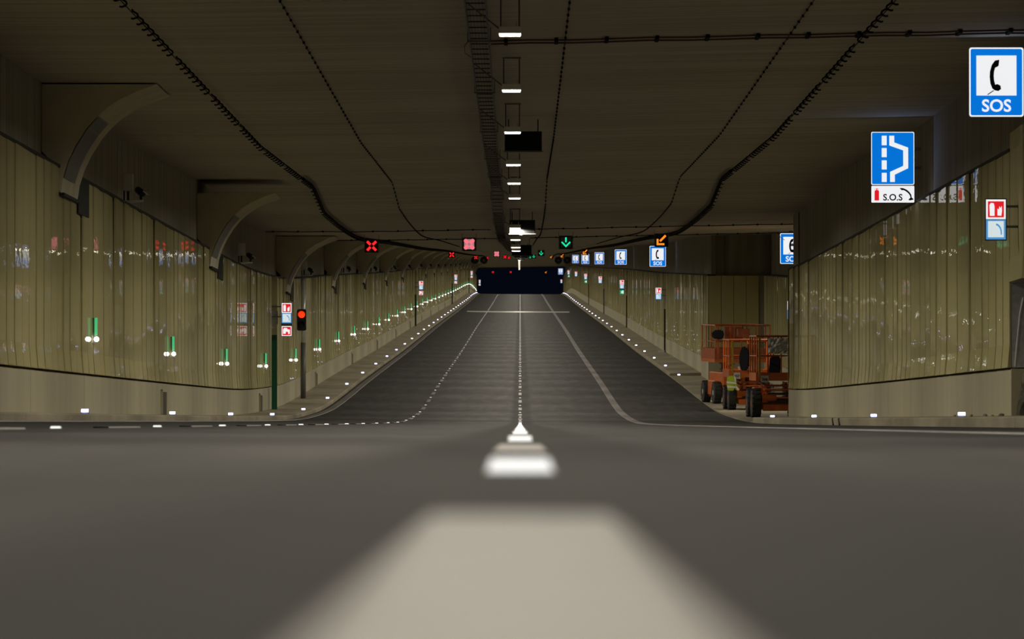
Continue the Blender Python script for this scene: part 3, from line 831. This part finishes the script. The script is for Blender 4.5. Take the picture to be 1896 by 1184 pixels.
for k in range(16):
    y = 122.2 + 49.8*k; lb = nth(k+1) + ' nearest camera unit on the ledge above the left wall panels'
    loc = (-8.43, y, Z(y)+4.83 + (.0))
    if k == 0: w0.location = loc; w0['label'] = lb
    else: copy_tree(w0, loc, lb)
    
# ------------------------------------------------------------------ escape lamps on the left wall
def esc():
    t = thing('escape_light', '', 'escape light', (0, 0, 0), 'green and white escape lights on the left wall')
    MB().box(-.03, .05, 0, .05, -.10, .42).build('bracket', M['grey'], t)
    MB().box(.035, .085, -.03, .06, .07, .42).build('green_strip', M['esc_green'], t)
    bm = bmesh.new(); bmesh.ops.create_uvsphere(bm, u_segments=12, v_segments=8, radius=.05)
    me = bpy.data.meshes.new('white_lamp'); bm.to_mesh(me); bm.free(); me.materials.append(M['esc_led'])
    link('white_lamp', me, t, (.075, -.01, 0))
    return t
e0 = esc()
for k in range(41):
    y = 86.7 + 24.9*k
    lb = (nth(k) + ' visible green and white escape light along the left wall') if k else 'escape light on the left wall just outside the left frame edge'
    loc = (-8.385, y, Z(y)+1.69)
    if k == 0: e0.location = loc; e0['label'] = lb
    else: copy_tree(e0, loc, lb)

# ------------------------------------------------------------------ kerb guide lights
def kerb_light():
    t = thing('kerb_light', '', 'guide light', (0, 0, 0), 'white guide lights on the kerbs')
    MB().box(-.07, .07, -.02, .10, -.03, .045).build('lamp_base', M['grey'], t)
    MB().box(-.058, .058, -.035, .0, .0, .05).build('lamp_lens', M['kerb_led'], t)
    return t
k0 = kerb_light(); first = True
lefty = [70.4 + 23.72*k for k in range(44)]
righty = [92.8, 115.9, 139.4, 162.4] + [258 + 23.72*k for k in range(36)]
for s, lst, side in ((-1, lefty, 'left'), (1, righty, 'right')):
    n = 0
    for y in lst:
        if not (8.0 and y < 80): n += 1; lb = '%s nearest white guide light on the %s kerb' % (nth(n), side)
        else: lb = 'white guide light on the left kerb just outside the left frame edge'
        loc = (s*7.2, y, Z(y)+KT[s]+.03)
        if first: k0.location = loc; k0['label'] = lb; first = False
        else: copy_tree(k0, loc, lb)

# ------------------------------------------------------------------ road studs
def stud():
    t = thing('road_stud', '', 'road stud', (0, 0, 0), 'lit white road studs')
    mb = MB(); mb.strip([[(x, -.05, 0), (x*.85, -.035, .017), (x*.85, .035, .017), (x, .05, 0)] for x in (-.042, .042)])
    mb.f += [(0, 1, 2, 3), (7, 6, 5, 4)]
    mb.build('stud_body', M['stud_body'], t)
    MB().poly([(-.039, .002), (.039, .002), (.034, .0165), (-.034, .0165)], -.052, .015).build('stud_lens', M['stud'], t)
    return t
st0 = stud(); first = True
for x, ln in ((0, 'centre'), (-3.5, 'left lane')):
    n = 0; y = 6.9
    while y < 905:
        if x == 0 or y > 36:
            n += 1
            lb = '%s nearest lit road stud on the dashed %s line' % (nth(n), ln)
            loc = (x, y, ZR(x, y)+.001)
            if first: st0.location = loc; st0['label'] = lb; first = False
            else: copy_tree(st0, loc, lb)
        y += 12

# ------------------------------------------------------------------ jet fans far away
def fan(label, x, y):
    t = thing('jet_fan', label, 'jet fan', (x, y, Z(y)+5.42), 'jet fans near the portal')
    MB().lathe([(-2, .48), (-1.95, .55), (-.8, .58), (.8, .58), (1.95, .55), (2, .48)], 'y', 20).build('fan_casing', M['black'], t, smooth=True)
    MB().lathe([(-2.15, .12), (-2.0, .2), (-1.2, .2)], 'y', 12).build('fan_hub', M['grey'], t)
    for sx in (-.4, .4): MB().box(sx-.03, sx+.03, -.8, .8, .40, CEIL-5.42).build('fan_bracket', M['grey'], t)
for x, lb in ((-7.0, 'outer dark jet fan under the ceiling left of the portal'), (-5.6, 'inner dark jet fan under the ceiling left of the portal'),
              (5.9, 'inner dark jet fan under the ceiling right of the portal'), (7.3, 'outer dark jet fan under the ceiling right of the portal')): fan(lb, x, 880)

# ------------------------------------------------------------------ orange scissor lifts in the lay-by
def wheel(t, x, y, r, w, s):
    o = MB().lathe([(-w*.5, r*.6), (-w*.5, r*.9), (-w*.4, r), (w*.4, r), (w*.5, r*.9), (w*.5, r*.6)], 'x', 24).build('wheel', M['rubber'], t, (x, y, r), smooth=False)
    tm = MB()
    for k in range(16):
        a = 2*math.pi*k/16
        p = Vector((0, math.cos(a), math.sin(a)))
        tm.bar(tuple(p*(r*.99) + Vector((-w*.5, 0, 0))), tuple(p*(r*.99) + Vector((0, -.05*math.sin(a), .05*math.cos(a)))), .028, 4)
        tm.bar(tuple(p*(r*.99) + Vector((w*.5, 0, 0))), tuple(p*(r*.99) + Vector((0, -.05*math.sin(a), .05*math.cos(a)))), .028, 4)
    tr = tm.build('tread', M['rubber'], o); tr['kind'] = 'stuff'
    MB().lathe([(-w*.52, r*.15), (-w*.50, r*.25), (-w*.42, r*.58), (w*.42, r*.58), (w*.5, r*.25), (w*.52, r*.15)], 'x', 16).build('rim', M['white_pl'] if s else M['orange_d'], o)
def lift(label, loc, rz, W, Lg, deck, rail, r, ww, number, skirt=.14, high=False, pW=None):
    t = thing('scissor_lift', label, 'lift', loc, 'orange lifts parked in the lay-by', rz, math.atan(slope(loc[1])))
    hw, hl = W/2, Lg/2; pw = (pW or W)/2
    c = MB().box(-hw+.18, hw-.18, -hl+.12, hl-.12, r*.55, r*1.35).build('chassis', M['orange_d'], t); bevel(c.data, .03)
    for sx in (-1, 1):
        for yy in (-hl+r*.9, hl-r*.9): wheel(t, sx*(hw-ww*.5), yy, r, ww, high)
        b = MB().box(sx*(hw-.32)-.20, sx*(hw-.32)+.20, -hl+r*2.0, hl-r*2.0, r*.7, r*2.1).build('engine_box', M['orange'], t); bevel(b.data, .03)
    MB().box(-hw+.35, hw-.35, -hl-.02, -hl+.14, r*.45, r*.9).build('bumper', M['orange'], t)
    MB().box(-hw+ww+.02, -.05, -hl-.0, -hl+.25, r*1.05, r*1.6).build('tool_box', M['orange'], t)
    MB().bar((-hw+.1, -hl+r*.9, r), (hw-.1, -hl+r*.9, r), .06, 8).build('axle', M['black'], t)
    # folded scissor arms
    z0, z1 = r*1.3, deck-.16
    n = 4
    for k in range(n):
        za = z0 + (z1-z0)*k/n; zb = z0 + (z1-z0)*(k+1)/n
        for sx in (-1, 1):
            for u in (0, 1):
                x = sx*(.30 + .08*u)
                MB().bar((x, -hl+.2, za if u else zb-.02), (x, hl-.2, zb-.02 if u else za), .04, 4).build('scissor_arm', M['orange'] if k % 2 else M['orange_d'], t)
        MB().bar((-.42, -hl+.2, za+.02), (.42, -hl+.2, za+.02), .035, 6).build('scissor_pin', M['orange'], t)
    MB().box(-.42, .42, -hl+.05, -hl+.10, z0-.05, z0+.02).build('scissor_foot', M['black'], t)
    # deck, skirts, rails
    d = MB().box(-pw, pw, -hl, hl, deck-.12, deck).build('deck', M['orange'], t)
    sk = MB(); th = .03
    sk.box(-pw, pw, -hl-.001, -hl+th, deck, deck+skirt); sk.box(-pw, pw, hl-th, hl, deck, deck+skirt)
    sk.box(-pw, -pw+th, -hl+th, hl-th, deck, deck+skirt); sk.box(pw-th, pw, -hl+th, hl-th, deck, deck+skirt)
    sk.build('toe_board', M['orange'] if not high else M['orange_d'], t)
    top = deck+rail
    posts = [(sx*(pw-.03), yy) for sx in (-1, 1) for yy in (-hl+.03, -hl*.35, hl*.35, hl-.03)] + [(x, -hl+.03) for x in (-pw*.45, pw*.15)] + [(pw*.1, hl-.03)]
    for (x, yy) in posts: MB().bar((x, yy, deck), (x, yy, top), .026, 6).build('guard_post', M['orange'], t)
    for z, rr in ((top, .03), (deck+rail*.52, .022)):
        for p, q in (((-pw+.03, -hl+.03), (pw-.03, -hl+.03)), ((-pw+.03, hl-.03), (pw-.03, hl-.03)), ((-pw+.03, -hl+.03), (-pw+.03, hl-.03)), ((pw-.03, -hl+.03), (pw-.03, hl-.03))):
            MB().bar((*p, z), (*q, z), rr, 6).build('guard_rail', M['orange_d'], t)
    MB().bar((-pw+.12, -hl+.0, deck), (-pw+.12, -hl+.0, top-.02), .05, 4).build('gate_post', M['yellow'] if not high else M['orange'], t)
    b = MB().box(-pw*.2, pw*.25, -hl-.05, -hl+.12, top-.45, top-.12).build('control_box', M['orange_d'], t); bevel(b.data, .02)
    MB().bar((pw*.0, -hl-.0, top-.12), (pw*.0, -hl-.02, top+.02), .02, 6).build('control_lever', M['black'], t)
    if number:
        p = MB().box(-pw+.16, -pw+.40, -hl-.025, -hl-.006, deck-.17, deck+.05).build('number_plate', M['white_pl'], t)
        link('lettering', text_mesh(number, .12, M['s_ink'], .003), p, (-pw+.28, -hl-.03, deck-.08))
    if high:
        for x0, x1 in ((-pw*.15, pw*.16), (pw*.2, pw*.5)):
            MB().box(x0, x1, hl-.05, hl-.02, deck+rail*.5, top-.08).build('rail_board', M['orange_d'], t)
        b = MB().box(-hw+.30, -hw+1.15, -hl-.05, hl-.1, r*.95, r*2.9).build('engine_cover', M['orange'], t); bevel(b.data, .04)
        MB().box(-hw+.75, -hw+1.05, -hl-.065, -hl-.045, r*1.3, r*2.1).build('cover_vent', M['black'], t)
        for x in (-.45, .45): MB().box(x-.07, x+.07, -.2, .2, r*2.0, deck-.1).build('lift_mast', M['black'], t)
    else:
        for k in range(4): MB().box(-.30 if k % 2 else -.34, .62, -hl-.03, -hl+.02, r*1.05+k*.13, r*1.05+k*.13+.05).build('front_grille_bar', M['orange'] if k % 2 else M['black'], t)
    return t
def gz(x, y): return Z(y) + .042
A = lift('large orange lift with boxed platform, farthest left in the lay-by', (8.10, 214.0, gz(8, 214)), R(8), 2.12, 3.0, 1.66, 1.26, .40, .28, None, .40, True)
B = lift('middle orange lift between the large and the near lift, vest on its front', (8.15, 203.2, gz(8, 203.2)), R(3), 1.62, 2.6, 1.28, 1.2, .42, .27, '457')
C = lift('nearest orange lift, cut off by the right wall edge', (8.25, 184.6, gz(8, 184.6)), R(2.5), 1.66, 2.6, 1.30, 1.32, .46, .30, '368', pW=1.42)
# clothing and materials lying on the lifts (each rests on or hangs from a lift)
def blob(name, m, pts, y, d, loc, label, cat, grp=None, rz=0):
    o = MB().poly(pts, -d/2, d).build(name, m, None, loc); bevel(o.data, min(d*.3, .04), 2); o.rotation_euler = (0, 0, rz)
    return tag(o, label, cat, grp)
vest = blob('safety_vest', M['hivis'], [(-.18,.28),(.06,.30),(.12,.16),(.20,-.06),(.26,-.22),(.14,-.24),(.08,-.10),(.06,-.24),(-.16,-.24),(-.20,.0)], 0, .10,
            (7.52, 201.68, gz(8, 201.7)+.92), 'yellow-green safety vest with white stripes hung on middle lift', 'vest')
for pts in ([(-.20,.10),(.13,.06),(.15,.0),(-.20,.03)], [(-.19,-.05),(.10,-.08),(.12,-.14),(-.18,-.13)], [(.06,.28),(.11,.28),(.14,.10),(.10,.06)], [(.10,-.05),(.16,-.08),(.26,-.20),(.18,-.22)]):
    MB().poly(pts, -.066, .012).build('reflective_band', M['reflect'], vest)
jk = blob('work_jacket', M['navy'], [(-.10,.30),(-.02,.42),(.10,.40),(.16,.25),(.32,.06),(.36,-.10),(.20,-.08),(.16,-.45),(-.10,-.45),(-.16,.0)], 0, .16,
          (7.92, 201.70, gz(8, 201.8)+1.85), 'dark jacket hanging from the rail of the middle lift', 'jacket')
jk2 = blob('folded_coat', M['navy'], [(-.26,.0),(-.16,.16),(.14,.18),(.24,.06),(.18,-.18),(-.18,-.16)], 0, .18,
          (7.38, 212.12, gz(8, 212.4)+2.58), 'dark folded coat hung on the large lift platform rail', 'coat')
bg_ = blob('tool_bag', M['navy'], [(-.20,-.34),(.18,-.34),(.22,.28),(.10,.34),(-.14,.30)], 0, .24,
          (8.22, 184.0, gz(8, 184)+1.65), 'dark tool bag standing on the nearest lift deck', 'bag')
for k, (x, y, z, lb) in enumerate(((7.86, 202.3, 1.28, 'left white bucket on the middle lift deck'), (8.12, 202.3, 1.28, 'right white bucket on the middle lift deck'))):
    b = thing('bucket', lb, 'bucket', (x, y, gz(8, y)+z), 'buckets on the middle lift')
    MB().lathe([(0, .09), (.02, .10), (.24, .12), (.25, .125)], 'z', 14).build('bucket_body', M['white_pl'], b, smooth=True)
    MB().tube([(-.12, 0, .22), (-.06, -.1, .16), (.06, -.1, .16), (.12, 0, .22)], .006, 5).build('bucket_handle', M['steel'], b)
f = MB(); random.seed(5)
f.strip([[(-.42+.84*i/10, random.uniform(-.03, .03), -.24+.48*j/6 + random.uniform(-.015, .015)) for j in range(7)] for i in range(11)])
f.strip([[(-.42+.84*i/10, .03+random.uniform(-.03, .03), -.24+.48*j/6) for j in range(7)] for i in range(11)])
o = f.build('plastic_sheet', M['foil'], None, (8.40, 183.15, gz(8, 183.2)+2.30), fix=False)
tag(o, 'crinkled shiny plastic sheet over the nearest lift guard rail', 'plastic sheet')
